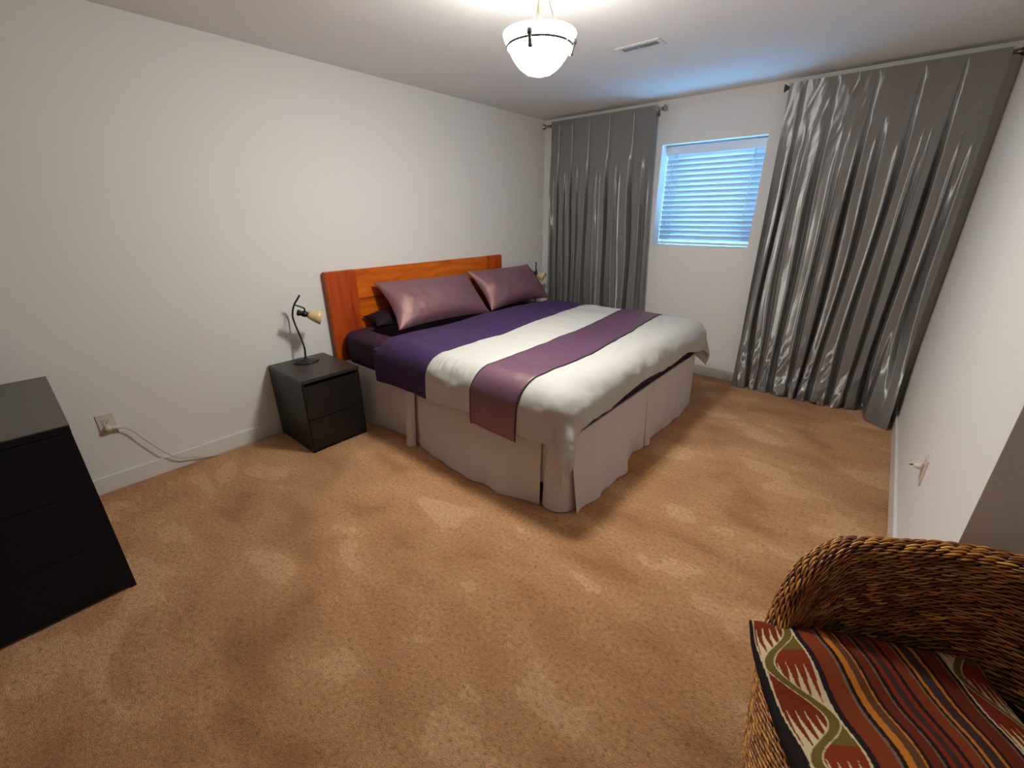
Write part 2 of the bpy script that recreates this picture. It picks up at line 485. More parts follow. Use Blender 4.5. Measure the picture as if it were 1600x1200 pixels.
# ---------------------------------------------------------------- curtains and rods
def curtain_points(x0t, x1t, x0b, x1b, ztop, zbot, tucks, tuckz, seed, nu=420, nv=230, flap=False, ymin=-0.165):
    u = np.linspace(0, 1, nu)[:, None] * np.ones((1, nv))
    v = np.linspace(0, 1, nv)[None, :] * np.ones((nu, 1))           # 0 top .. 1 bottom
    z = ztop + (zbot - ztop) * v
    below = np.clip(v, 0, 1)
    # drift of the folds with height
    dr = 0.018 * fbm(u * 2.3 + seed, v * 1.6 + seed, 2)
    uu = u + dr * sstep(0.08, 0.7, v)
    op = sstep(0.10, 0.34, v)
    cs = list(tucks)
    mids = [cs[0] * 0.35] + [p + (q - p) * (0.5 + 0.08 * math.sin(3 * i + seed)) for i, (p, q) in enumerate(zip(cs[:-1], cs[1:]))] + [cs[-1] + (1 - cs[-1]) * 0.6]
    val = sorted([(c, True, tuckz[k]) for k, c in enumerate(cs)] + [(c, False, 0.30 + 0.09 * math.sin(k * 2.1 + seed)) for k, c in enumerate(mids)])
    vp = np.array([-0.12] + [q[0] for q in val] + [1.12])
    depth = [np.zeros_like(v)]
    for k, (c, main, st) in enumerate(val):
        if main:
            depth.append(0.078 * sstep(st - 0.01, st + 0.26, v) * (0.85 + 0.3 * math.sin(k * 1.9 + seed)) + 0.016 * sstep(0.0, 0.03, v))
        else:
            depth.append((0.046 + 0.018 * math.sin(k * 2.7 + seed)) * sstep(st - 0.14, st + 0.22, v))
    depth.append(np.zeros_like(v))
    depth = np.stack(depth)
    # each fold wanders a little on its way down
    wander = 0.016 * np.sin(v * 4.2 + u * 9 + seed) * v + 0.010 * np.sin(v * 9 + u * 23) * v
    ph = np.interp(np.clip(uu + wander, -0.1, 1.1).ravel(), vp, np.arange(len(vp))).reshape(u.shape)
    near_i = np.clip(np.round(ph).astype(int), 0, len(vp) - 1)
    dep = np.take_along_axis(depth.reshape(len(vp), -1), near_i.reshape(1, -1), 0).reshape(u.shape)
    fr = ph - near_i                                    # -0.5 .. 0.5 round the nearest valley
    fr = fr + 0.10 * np.sin(2 * PI * fr)
    narrow = sstep(0.05, 0.45, v)
    f = np.abs(np.sin(PI * np.clip(fr, -0.5, 0.5))) ** (0.30 + 0.55 * narrow)
    d = dep * (1 - f)
    # proud lips beside each open pleat
    d -= 0.010 * op * np.exp(-((np.abs(fr) - 0.30) / 0.09) ** 2)
    d += 0.016 * op * fbm(uu * 7 + 3 * seed, v * 0.9, 2)
    d += 0.0032 * fbm(uu * 13 + v * 7 + seed, v * 9 - uu * 6, 2)
    d += 0.0034 * (1 - op) * np.abs(fbm(uu * 20 + v * 16 + seed, v * 10 - uu * 12, 2))
    # creases gathering near the floor
    low = sstep(0.72, 1.0, v)
    d += 0.050 * low * fbm(uu * 9 + 5, v * 15 + uu * 7, 3)
    y = -0.112 - 0.022 * op + d
    y = np.where(v < 0.035, np.minimum(y, -0.1005), y)
    # belly just over the floor, hem tucked back under it
    y -= 0.035 * np.exp(-((v - 0.965) / 0.03) ** 2) * (0.6 + fbm(u * 9, v * 0 + seed, 2))
    y = np.clip(y, ymin, -0.020)
    x0 = x0t + (x0b - x0t) * v ** 1.2; x1 = x1t + (x1b - x1t) * v ** 1.2
    x = x0 + (x1 - x0) * u + 0.010 * op * fbm(u * 9 + 2.2 + seed, v * 1.3, 2)
    hem = 0.045 * fbm(u * 7 + seed * 2, u * 0 + 4, 2) * sstep(0.85, 1, v)
    z = z + np.clip(hem, -0.0, 0.03)
    if flap:
        f = sstep(0.852, 0.872, u - 0.05 * (1 - v)) * sstep(0.60, 0.98, v) ** 1.1
        g = sstep(0.62, 0.86, u) * sstep(0.6, 1.0, v)
        y = y + g * 0.05; y = np.minimum(y, -0.022)
        yflap = -0.11 - 0.150 * sstep(0.60, 1.0, v) - (u - 0.88) * 0.85 * sstep(0.6, 1, v)
        y = y * (1 - f) + yflap * f + 0.010 * f * fbm(u * 16, v * 7, 2)
        x = x - 0.0 * f
    return np.stack([x, y, z], -1)

def rod(xa, xb, z, left_fin, right_fin, label, fm, yr=-0.088):
    t = thing('curtain_rod', label, 'curtain rod', ((xa + xb) / 2, 0, z), 'curtain rods')
    link('pole', tube_me([(xa, yr, z), (xb, yr, z)], 0.0085, 12), fm, t)
    prof = [(0.0085, 0.0), (0.0125, 0.002), (0.0125, 0.007), (0.009, 0.010), (0.010, 0.02), (0.014, 0.034), (0.022, 0.046), (0.026, 0.050), (0.026, 0.054), (0.0, 0.056)]
    if left_fin:
        link('finial', lathe_me(prof, (xa, yr, z), (-1, 0, 0), 24), fm, t)
    if right_fin:
        link('finial', lathe_me(prof, (xb, yr, z), (1, 0, 0), 24), fm, t)
    for x in (xa + 0.035, xb - 0.035):
        bm = bmesh.new()
        add_box(bm, (x - 0.006, yr - 0.012, z - 0.016), (x + 0.006, -0.004, z - 0.0085), 0.001, 1)
        add_box(bm, (x - 0.012, -0.006, z - 0.04), (x + 0.012, 0.0, z + 0.015), 0.001, 1)
        link('bracket', bm_me(bm), fm, t, smooth=False)
    return t
rod(0.105, 1.29, 2.325, True, True, 'slim pewter curtain rod with flared ends over the left curtain by the bed', NICKEL)
rod(2.292, 3.375, 2.328, True, True, 'slim pewter curtain rod with flared ends over the right curtain beside the corner', BRONZE)

P = curtain_points(0.164, 1.274, 0.185, 1.385, 2.353, 0.006, [0.09, 0.23, 0.40, 0.60, 0.82], [0.17, 0.16, 0.165, 0.15, 0.135], 1.3, nu=420, nv=200)
tag(link('curtain', grid_me(P[::-1], 0.0), SILK), 'long grey silk curtain hanging behind the bed, left of the window', 'curtain', 'grey silk curtains')
P = curtain_points(2.273, 3.378, 2.285, 3.395, 2.352, 0.006, [0.085, 0.26, 0.46, 0.665, 0.835], [0.15, 0.145, 0.14, 0.125, 0.12], 4.6, flap=True)
tag(link('curtain', grid_me(P[::-1], 0.0), SILK), 'wide grey silk curtain right of the window, one corner swept forward on the carpet', 'curtain', 'grey silk curtains')

# ---------------------------------------------------------------- bed
bed = thing('bed', 'king bed with honey wood headboard, purple fitted sheet and taupe pleated skirt', 'bed', (1.1, -1.69, 0))
YC = -1.69
hb = link('headboard', box_me((0.020, -2.47, 0.20), (0.045, -0.98, 1.02), 0.002), WOOD_H, bed, smooth=False)
hb['label'] = 'honey coloured solid wood headboard'
for ya, yb_, in ((-2.702, -2.462), (-0.992, -0.795)):
    box('post', (0.016, ya, 0.0), (0.064, yb_, 1.094), WOOD_V, hb, bev=0.006)
zs = [(0.874, 1.092), (0.650, 0.867), (0.43, 0.646), (0.215, 0.426)]
for za, zb_ in zs:
    box('plank', (0.018, -2.457, za), (0.054, -0.997, zb_), WOOD_H, hb, bev=0.004)

# mattress in a purple fitted sheet
def rounded_slab(x0, x1, y0, y1, z0, z1, r, rz, n=10):
    """superelliptic slab with soft top edges"""
    nu, nv = 120, 22
    V = []
    prof = []
    for k in range(nv):
        t = k / (nv - 1)
        if t < 0.35:
            prof.append((0.0 - 0.012 * (1 - t / 0.35), z0 + (z1 - rz - z0) * t / 0.35))
        elif t < 0.75:
            a = (t - 0.35) / 0.4 * PI / 2
            prof.append((-rz * (1 - math.cos(a)), z1 - rz + rz * math.sin(a)))
        else:
            q = (t - 0.75) / 0.25
            prof.append((-rz - q * 10, z1))
    P = np.zeros((nu, nv, 3))
    cx, cy = (x0 + x1) / 2, (y0 + y1) / 2
    hx, hy = (x1 - x0) / 2, (y1 - y0) / 2
    for i in range(nu):
        a = 2 * PI * i / nu
        ca, sa = math.cos(a), math.sin(a)
        e = 2 / 30.0
        ex = math.copysign(abs(ca) ** e, ca); ey = math.copysign(abs(sa) ** e, sa)
        for k, (o, z) in enumerate(prof):
            o = max(o, -min(hx, hy) * 0.999)
            s = 1.0 if o > -rz - 1e-6 else 1 - (-(o + rz) / 10)
            oo = max(o, -rz)
            P[i, k] = (cx + ex * (hx + oo) * s, cy + ey * (hy + oo) * s, z)
    return P
P = rounded_slab(0.075, 2.105, YC - 0.965, YC + 0.965, 0.408, 0.660, 0.06, 0.055)
nz = fbm(P[..., 0] * 6, P[..., 1] * 6 + P[..., 2] * 9, 3)
P[..., 2] += 0.006 * nz
me = grid_me(P, close_u=True)
mt = link('mattress', me, SHEET, bed); mt['label'] = 'mattress in a purple fitted sheet'
box('box_spring', (0.08, YC - 0.955, 0.13), (2.10, YC + 0.955, 0.43), SKIRT, bed, bev=0.02)
for x in (0.18, 2.0):
    for y in (YC - 0.85, YC + 0.85):
        link('leg', lathe_me([(0.0, 0), (0.022, 0), (0.03, 0.135), (0, 0.135)], (x, y, 0), n=16), BLACKBROWN, bed)

# pleated bed skirt: panels hanging round the box spring
def skirt_panel(name, path, off_top, off_bot, seed, zt=0.436, zb=0.006, n=90, m=36, flare0=0.0, flare1=0.0, label=None):
    """path(s) -> (x, y), outward normal; s in 0..1"""
    P = np.zeros((n, m, 3))
    s = np.linspace(0, 1, n)
    (xa_, ya_), _q = path(0.0); (xb_, yb2_), _q = path(1.0)
    len_ = math.hypot(xb_ - xa_, yb2_ - ya_)
    for i, a in enumerate(s):
        (x, y), (nx, ny) = path(a)
        for k in range(m):
            v = k / (m - 1)
            w = math.sin(PI * min(max(a, 0), 1)) ** 0.6
            wave = (0.034 * float(fbm(a * 4.2 * len_ + seed, v * 0.8 + seed, 2)) * v * 2.1 + 0.009 * float(fbm(a * 10 * len_ + v * 1.5 + seed, v * 1.2, 2)) * v) * min(1.0, a * 8, (1 - a) * 8)
            fl = flare0 * max(0, 1 - a / 0.14) ** 1.3 * v ** 1.6 + flare1 * max(0, 1 - (1 - a) / 0.14) ** 1.3 * v ** 1.6
            o = off_top + (off_bot - off_top) * v ** 0.8 * (0.45 + 0.55 * w) + wave + fl
            P[i, k] = (x + nx * o, y + ny * o, zt + (zb - zt) * v)
    ob = link(name, grid_me(P, 0.0), SKIRT, bed)
    return ob
def near(xa, xb): return lambda a: ((xa + (xb - xa) * a, YC - 0.96), (0, -1))
def foot(ya, yb_): return lambda a: ((2.105, ya + (yb_ - ya) * a), (1, 0))
def far(xa, xb): return lambda a: ((xa + (xb - xa) * a, YC + 0.96), (0, 1))
def corner_arc(cx, cy, r, a0, a1):
    return lambda a: ((cx + r * math.cos(a0 + (a1 - a0) * a), cy + r * math.sin(a0 + (a1 - a0) * a)), (math.cos(a0 + (a1 - a0) * a), math.sin(a0 + (a1 - a0) * a)))
skirt_panel('skirt_panel', near(0.09, 0.875), 0.006, 0.045, 1.0)
skirt_panel('skirt_pleat', near(0.850, 0.945), 0.012, 0.085, 2.0, n=30)
skirt_panel('skirt_panel', near(0.972, 1.975), 0.008, 0.055, 3.0, flare1=-0.012)
skirt_panel('skirt_pleat', near(0.80, 1.05), -0.004, 0.004, 3.5, n=20)
skirt_panel('skirt_pleat', corner_arc(2.02, -2.565, 0.085, -PI / 2 - 0.5, 0.5), -0.012, 0.030, 4.0, n=40)
skirt_panel('skirt_panel', foot(-2.60, -1.70), 0.010, 0.055, 5.0, flare0=0.035)
skirt_panel('skirt_pleat', foot(-1.735, -1.57), 0.000, 0.015, 6.0, n=30)
skirt_panel('skirt_pleat', foot(-1.70, -1.615), 0.010, 0.062, 6.5, n=30)
skirt_panel('skirt_panel', foot(-1.60, -0.79), 0.008, 0.040, 7.0)
skirt_panel('skirt_pleat', corner_arc(2.02, -0.815, 0.085, -0.4, PI / 2 + 0.4), -0.004, 0.025, 8.0, n=40)
skirt_panel('skirt_panel', far(0.09, 1.98), 0.006, 0.040, 9.0)

# ---------------------------------------------------------------- duvet and runner
S1, T1, RR, ZT = 2.035, 0.905, 0.130, 0.712
def band_shift(t):
    return np.interp(t, [-1.35, -1.1, -0.9, -0.4, 0.2, 0.8, 1.3], [-0.05, -0.035, 0.0, 0.02, -0.03, -0.11, -0.13])
def drape(s, t, off=0.0):
    """flat cloth coordinates -> world; cloth lies on the bed and hangs over foot and sides"""
    s = np.asarray(s, float); t = np.asarray(t, float)
    ds = np.maximum(0, s - S1); dt = np.maximum(0, np.abs(t) - T1)
    sg = np.sign(t)
    r = np.hypot(ds, dt)
    ang = np.arctan2(ds, dt)               # 0 = side, pi/2 = foot
    R_ = RR + off
    arc = RR * PI / 2
    a = np.minimum(r, arc) / RR
    out = R_ * np.sin(a); drop = RR * (1 - np.cos(a)) - off * np.cos(a) 
    over = np.maximum(0, r - arc)
    both = np.sin(2 * ang) ** 2 * (ds > 0) * (dt > 0)
    out = out + over * (0.02 + 0.20 * both) - 0.35 * np.maximum(0, over - 0.11) ** 1.5 * (1 - both)
    # folds fanning round the hanging corner
    out = out + both * np.minimum(over * 2, 0.25) * 0.16 * np.cos(ang * 5.5 + 0.9)
    drop = drop + over
    bx = np.minimum(s, S1); by = sg * np.minimum(np.abs(t), T1)
    x = bx + np.sin(ang) * out * (r > 0); y = YC + by + sg * np.cos(ang) * out * (r > 0)
    z = ZT - drop
    flat = (r <= 0)
    # gentle puff on top
    z = z + 0.016 * fbm(s * 3.1 + 4, t * 2.6, 3) * np.clip(1 - r / 0.25, 0, 1)
    z = z + 0.012 * np.cos(np.clip(t / 1.0, -1, 1) * PI / 2) - 0.010
    z = np.where(r <= 0, np.where(off != 0, z + 0, z), z)
    # head edge tucks down to the mattress
    z = z - 0.040 * sstep(0.68, 0.60, s) * (r < 0.12) 
    # wrinkles on the hanging parts
    hang = sstep(0.06, 0.22, r)
    amp = np.interp(s, [0.6, 1.15, 1.25, 1.45, 1.56, 1.92, 2.0], [0.006, 0.006, 0.024, 0.024, 0.007, 0.007, 0.017])
    wr = amp * (0.8 * fbm(s * 5 + t * 3, t * 5 - s * 4 + z * 4, 2) + 0.9 * fbm(t * 6 + s * 2, s * 2.0 + 3, 2)) * hang
    wr = wr + amp * 0.35 * fbm(s * 14 + 2, t * 14 + 7, 2) * sstep(0.0, 0.12, r)
    x = x + np.sin(ang) * wr * (r > 0); y = y + sg * np.cos(ang) * wr * (r > 0)
    z = z + 0.004 * fbm(s * 12, t * 12, 2)
    return np.stack([x, y, z], -1)

dv = thing('duvet', 'cream duvet with a dark purple head band spread over the king bed', 'duvet', (1.4, YC, 0.67))
na, nb = 210, 330
A = np.linspace(0, 1, na)[:, None] * np.ones((1, nb)); Bp = np.linspace(-1, 1, nb)[None, :] * np.ones((na, 1))
SPLIT = 1.185
def tlim(s):
    return 1.262 + 0.012 * np.sin(s * 5.0) + np.interp(s, [0.6, 1.2, 1.45, 1.6, 1.9, 2.1, 2.4], [0.012, 0.008, -0.026, -0.030, 0.0, 0.0, -0.01])
def slim(t):
    return 2.368 + 0.0 + np.interp(t, [-1.3, -1.02, -0.88, -0.3, 0.2, 0.6, 0.9, 1.3], [0.0, -0.012, -0.056, -0.080, -0.082, -0.070, -0.040, -0.01]) + 0.012 * np.sin(t * 9)
def duvet_patch(a0, a1, head):
    n = max(12, int(na * (a1 - a0)))
    a = np.linspace(a0, a1, n)[:, None] * np.ones((1, nb)); b = Bp[:1] * np.ones((n, 1))
    t = b * 1.26
    s_raw = 0.60 + (SPLIT - 0.60) * a / 0.34 if head else None
    if head:
        s = 0.60 + (SPLIT + band_shift(t) - 0.60) * (a / 0.34)
    else:
        q = (a - 0.34) / 0.66
        s0_ = SPLIT + band_shift(t)
        s = s0_ + (slim(t) - s0_) * q
    t = b * tlim(s)
    P = drape(s, t)
    return P, s, t
P, s, t = duvet_patch(0, 0.34, True)
# two stitched tucks beside the cream panel
e = SPLIT + band_shift(t) - s
P[..., 2] -= 0.003 * (np.exp(-((e - 0.05) / 0.006) ** 2) + np.exp(-((e - 0.075) / 0.006) ** 2))
ob = link('head_band', grid_me(P, 0.022), PURPLE, dv); ob['label'] = 'dark purple band across the head of the duvet'
P, s, t = duvet_patch(0.34, 1.0, False)
# puckers near the bend on the near side, pin tucks beside the runner
pk = np.exp(-((t + 1.00) / 0.05) ** 2) * sstep(1.15, 1.22, s) * sstep(1.6, 1.5, s)
P[..., 2] += 0.006 * pk * np.sin(s * 150 + 3 * np.sin(s * 31))
for q in range(5):
    c = 1.915 + 0.022 * q + band_shift(t)
    P[..., 2] -= 0.0035 * np.exp(-((s - c) / 0.0045) ** 2) * (np.abs(t) < 0.98) * (s < S1 + 0.06)
link('cream_panel', grid_me(P, 0.022), WHITE, dv)

rn = thing('bed_runner', 'bronze and plum satin bed runner laid across the cream duvet near the foot', 'bed runner', (1.72, YC, 0.72))
def runner_patch(sa, sb, n, off, m=300):
    q = np.linspace(0, 1, n)[:, None] * np.ones((1, m)); b = np.linspace(-1, 1, m)[None, :] * np.ones((n, 1))
    t0 = b * 1.30
    lim = 1.298 + 0.012 * q
    t = b * lim
    s = sa + (sb - sa) * q + band_shift(t)
    P = drape(s, t, 0.0)
    # lift along the local outward direction
    du = np.gradient(P, axis=0); dvv = np.gradient(P, axis=1)
    nrm = np.cross(du, dvv); nrm /= np.linalg.norm(nrm, axis=2, keepdims=True)
    return P + nrm * off
sgn = 1.0
link('satin_panel', grid_me(runner_patch(1.575, 1.895, 40, 0.006), 0.003), RUNNER, rn)
for sa, sb in ((1.569, 1.575), (1.895, 1.901)):
    link('binding', grid_me(runner_patch(sa, sb, 3, 0.0065), 0.004), RUNEDGE, rn)

# ---------------------------------------------------------------- pillows
def pillow_me(w, h, th, seed, pinch=0.085, n=60, m=46):
    """local: x across width, y up the height, z thickness"""
    u = np.linspace(-1, 1, n)[:, None] * np.ones((1, m)); v = np.linspace(-1, 1, m)[None, :] * np.ones((n, 1))
    cu = 1 - pinch * (1 - v ** 2) * np.abs(u) ** 3; cv = 1 - pinch * 1.6 * (1 - u ** 2) ** 1.0 * np.abs(v) ** 3
    x = u * w / 2 * cu; y = v * h / 2 * cv
    prof = (np.clip(1 - np.abs(u) ** 2.6, 0, 1) ** 0.62) * (np.clip(1 - np.abs(v) ** 2.2, 0, 1) ** 0.62)
    wr = fbm(u * 2.6 + seed, v * 1.6 + seed, 3) * 0.16 + 0.16 * fbm(u * 9 + seed, v * 2.2 + u * 4, 2) * np.abs(u) ** 1.5
    zf = th * 0.62 * prof * (1 + wr) + 0.003
    zb_ = -th * 0.38 * prof - 0.003
    top = np.stack([x, y, zf], -1); bot = np.stack([x, y, zb_], -1)
    V = np.concatenate([top.reshape(-1, 3), bot.reshape(-1, 3)])
    idx = np.arange(n * m).reshape(n, m)
    a = idx[:-1, :-1].ravel(); b = idx[1:, :-1].ravel(); c = idx[1:, 1:].ravel(); d = idx[:-1, 1:].ravel()
    F = np.stack([a, b, c, d], 1)
    off = n * m
    F2 = F[:, ::-1] + off
    rim = np.concatenate([idx[:, 0], idx[-1, 1:], idx[-2::-1, -1], idx[0, -2:0:-1]]); rnx = np.roll(rim, -1)
    F3 = np.stack([rnx, rim, rim + off, rnx + off], 1)
    return fast_me(V, np.concatenate([F, F2, F3]))
def place_pillow(name, me, m, loc, xdir, ydir, label, group=None):
    me.materials.append(m)
    me.polygons.foreach_set('use_smooth', [True] * len(me.polygons))
    o = bpy.data.objects.new(name, me)
    x = Vector(xdir).normalized(); y = (Vector(ydir) - x * Vector(ydir).dot(x)).normalized(); z = x.cross(y)
    Mx = Matrix((x, y, z)).transposed().to_4x4(); Mx.translation = Vector(loc)
    o.matrix_world = Mx
    COL.objects.link(o)
    tag(o, label, 'pillow', group)
    return o
lean = (-0.27, 0, 0.30)
place_pillow('pillow', pillow_me(0.985, 0.445, 0.19, 1.0), PILLOW, (0.270, -1.862, 0.815), (0.03, 1, -0.02), lean, 'mauve satin pillow leaning on the headboard, nearer the bedside table', 'satin pillows on the bed')
place_pillow('pillow', pillow_me(0.97, 0.445, 0.19, 5.0), PILLOW, (0.285, -0.905, 0.815), (-0.05, 1, -0.02), lean, 'mauve satin pillow leaning on the far side, nearer the window wall', 'satin pillows on the bed')
place_pillow('pillow', pillow_me(0.80, 0.19, 0.115, 9.0), DARKPIL, (0.168, -2.06, 0.713), (0, 1, 0), (-1, 0, 0.25), 'dark plum pillow lying flat behind the near satin pillow')

# ---------------------------------------------------------------- bedside tables
def nightstand(x0, x1, y0, y1, h, label):
    t = thing('bedside_table', label, 'bedside table', ((x0 + x1) / 2, (y0 + y1) / 2, 0), 'black-brown bedside tables')
    th = 0.018
    box('top_panel', (x0, y0, h - 0.022), (x1 - 0.001, y1, h), BLACKTOP, t, bev=0.002)
    box('side_panel', (x0, y0, 0), (x1 - 0.012, y0 + th, h - 0.0225), BLACKBROWN, t, bev=0.001)
    box('side_panel', (x0, y1 - th, 0), (x1 - 0.012, y1, h - 0.0225), BLACKBROWN, t, bev=0.001)
    box('back_panel', (x0, y0 + th, 0.0), (x0 + 0.01, y1 - th, h - 0.0225), BLACKBROWN, t, bev=0)
    box('plinth', (x1 - 0.05, y0 + th, 0.0), (x1 - 0.03, y1 - th, 0.03), BLACKBROWN, t, bev=0.001)
    zlo, zmid = 0.022, 0.238
    for za, zb_ in ((zlo, zmid - 0.0025), (zmid + 0.0025, h - 0.044)):
        d = box('drawer', (x1 - 0.018, y0 + 0.004, za), (x1, y1 - 0.004, zb_), BLACKBROWN, t, bev=0.002)
        box('drawer_box', (x0 + 0.03, y0 + th + 0.008, za + 0.02), (x1 - 0.0185, y1 - th - 0.008, zb_ - 0.03), BLACKBROWN, d, bev=0.001)
    return t
nightstand(0.016, 0.507, -3.186, -2.790, 0.512, 'small black-brown two-drawer bedside table beside the headboard near the dresser')
nightstand(0.016, 0.507, -0.585, -0.190, 0.512, 'black-brown bedside table hidden behind the far side of the bed')

# ---------------------------------------------------------------- reading lamps
def reading_lamp(loc, rz, label):
    t = thing('table_lamp', label, 'lamp', (0, 0, 0), 'curved iron bedside lamps')
    link('lamp_base', lathe_me([(0, 0), (0.086, 0), (0.088, 0.004), (0.082, 0.008), (0.05, 0.014), (0.012, 0.019), (0.009, 0.03), (0, 0.03)], (0, 0, 0), n=40), BASEMETAL, t)
    pts = smooth_path([(0, 0, 0.01), (0.004, 0, 0.05), (0.010, 0, 0.095), (-0.006, 0, 0.15), (-0.034, 0, 0.205), (-0.062, 0, 0.26), (-0.073, 0, 0.305), (-0.060, 0, 0.345), (-0.022, 0, 0.395), (0.030, 0, 0.435), (0.076, 0, 0.470)], 5)
    link('stem', tube_me(pts, 0.0062, 10), BLACKMETAL, t)
    link('arm', tube_me(smooth_path([(-0.020, 0.0, 0.395), (0.03, 0.004, 0.393), (0.082, 0.006, 0.388), (0.098, 0.007, 0.380), (0.096, 0.007, 0.366)], 4), 0.0052, 8), BLACKMETAL, t)
    ax = Vector((0.40, 0.86, -0.32)).normalized()
    c = Vector((0.088, -0.008, 0.352))
    link('socket', lathe_me([(0, -0.034), (0.015, -0.034), (0.020, -0.028), (0.020, -0.016), (0.016, -0.012), (0.016, -0.004), (0.020, 0.0), (0.020, 0.022), (0.017, 0.028), (0.015, 0.036), (0, 0.036)], c, ax, 24), BLACKMETAL, t)
    sc_ = c + ax * 0.030
    link('lamp_shade', lathe_me([(0.018, 0.0), (0.026, 0.012), (0.034, 0.030), (0.043, 0.055), (0.052, 0.086), (0.0495, 0.086), (0.041, 0.056), (0.032, 0.031), (0.024, 0.014), (0.016, 0.002)], sc_, ax, 32, close=True), AMBER, t)
    bulb = lathe_me([(0, 0.0), (0.010, 0.002), (0.014, 0.02), (0.022, 0.04), (0.025, 0.058), (0.02, 0.074), (0.0, 0.08)], sc_, ax, 20)
    link('bulb', bulb, VENTM, t)
    t.location = loc; t.rotation_euler = (0, 0, rz)
    return t
reading_lamp((0.120, -2.968, 0.5125), 0.05, 'curved black iron lamp with amber glass shade on the near bedside table')
reading_lamp((0.105, -0.262, 0.5125), math.radians(-52), 'curved black iron lamp half hidden behind the far pillow by the curtain')

# ---------------------------------------------------------------- dresser
ds_ = thing('dresser', 'low black chest with plain flat drawer fronts at the left edge of the room', 'dresser', (0.58, -5.0, 0))
DX0, DX1, DY0, DY1, DH = 0.19, 0.977, -5.85, -4.205, 0.770
DTOP_SHEEN = mat('dresser_top_sheen', (0.085, 0.077, 0.069), 0.38, spec=0.5, bump=(50, 0.03, 0.001))  # same black finish as the fronts; reflected sheen painted in as lighter grey
box('top_panel', (DX0, DY0, DH - 0.005), (DX1, DY1, DH), DTOP_SHEEN, ds_, bev=0.0015)
box('top_rail', (DX0, DY0 + 0.001, DH - 0.030), (DX1 - 0.002, DY1 - 0.001, DH - 0.0052), DRESSER, ds_, bev=0.001)
box('side_panel', (DX0, DY1 - 0.022, 0), (DX1 - 0.004, DY1 - 0.002, DH - 0.0305), DRESSER, ds_, bev=0.001)
box('side_panel', (DX0, DY0 + 0.002, 0), (DX1 - 0.004, DY0 + 0.022, DH - 0.0305), DRESSER, ds_, bev=0.001)
box('back_panel', (DX0, DY0 + 0.022, 0), (DX0 + 0.01, DY1 - 0.022, DH - 0.0305), DRESSER, ds_, bev=0)
zc = [0.012, 0.252, 0.492, 0.7375]
for a, b in zip(zc[:-1], zc[1:]):
    for ya, yb_ in ((DY0 + 0.0225, -5.03), (-5.026, DY1 - 0.0225)):
        box('drawer', (DX1 - 0.020, ya, a + 0.001), (DX1 - 0.003, yb_, b - 0.001), DRESSER, ds_, bev=0.001)
box('plinth', (DX0 + 0.02, DY0 + 0.03, 0), (DX1 - 0.03, DY1 - 0.03, 0.012), DRESSER, ds_, bev=0)

# ---------------------------------------------------------------- wall outlets and cord
def outlet(name, label, c, nrm, ydir):
    """c centre on wall; nrm outward; ydir horizontal along the wall"""
    n = Vector(nrm); h = Vector(ydir); z = Vector((0, 0, 1)); c = Vector(c)
    t = thing(name, label, 'outlet', c)
    def b(nm, w0, w1, z0, z1, d0, d1, m, par, bev=0.001):
        bm = bmesh.new()
        add_box(bm, (w0, z0, d0), (w1, z1, d1), bev, 2)
        for v in bm.verts:
            v.co = c + h * v.co.x + z * v.co.y + n * v.co.z
        bmesh.ops.recalc_face_normals(bm, faces=bm.faces)
        return link(nm, bm_me(bm), m, par, smooth=False)
    b('wall_plate', -0.0375, 0.0375, -0.059, 0.059, 0, 0.006, PLASTIC, t, 0.003)
    face = b('socket_face', -0.0175, 0.0175, -0.034, 0.034, 0.0062, 0.0085, PLASTIC, t, 0.0008)
    for zc_ in (0.018, -0.018):
        b('slot', -0.0085, -0.0062, zc_ + 0.001, zc_ + 0.0095, 0.0086, 0.0090, PLASTICD, face, 0)
        b('slot', 0.0062, 0.0085, zc_ + 0.001, zc_ + 0.0095, 0.0086, 0.0090, PLASTICD, face, 0)
        b('slot', -0.003, 0.003, zc_ - 0.0095, zc_ - 0.0045, 0.0086, 0.0090, PLASTICD, face, 0)
    return t, b
outlet('wall_outlet', 'ivory duplex wall outlet with a plug in it, left wall near the dresser', (0.0, -4.056, 0.396), (1, 0, 0), (0, 1, 0))
t2, b2 = outlet('wall_outlet', 'ivory wall outlet seen edge-on, on the white right wall', (W, -1.908, 0.45), (-1, 0, 0), (0, -1, 0))
cp = thing('plug_cap', 'small plug-in cap jutting from the edge-on outlet on the right wall', 'plug', (W - 0.010, -1.905, 0.462))
link('cap_body', lathe_me([(0, 0.0), (0.014, 0.0), (0.0145, 0.010), (0.011, 0.022), (0.004, 0.030), (0, 0.030)], (W - 0.0092, -1.905, 0.464), (-1, 0, 0), 20), PLASTIC, cp)
link('cap_tip', lathe_me([(0, 0), (0.004, 0), (0.003, 0.012), (0, 0.013)], (W - 0.0390, -1.905, 0.464), (-1, 0, -0.2), 12), BRONZE, cp)

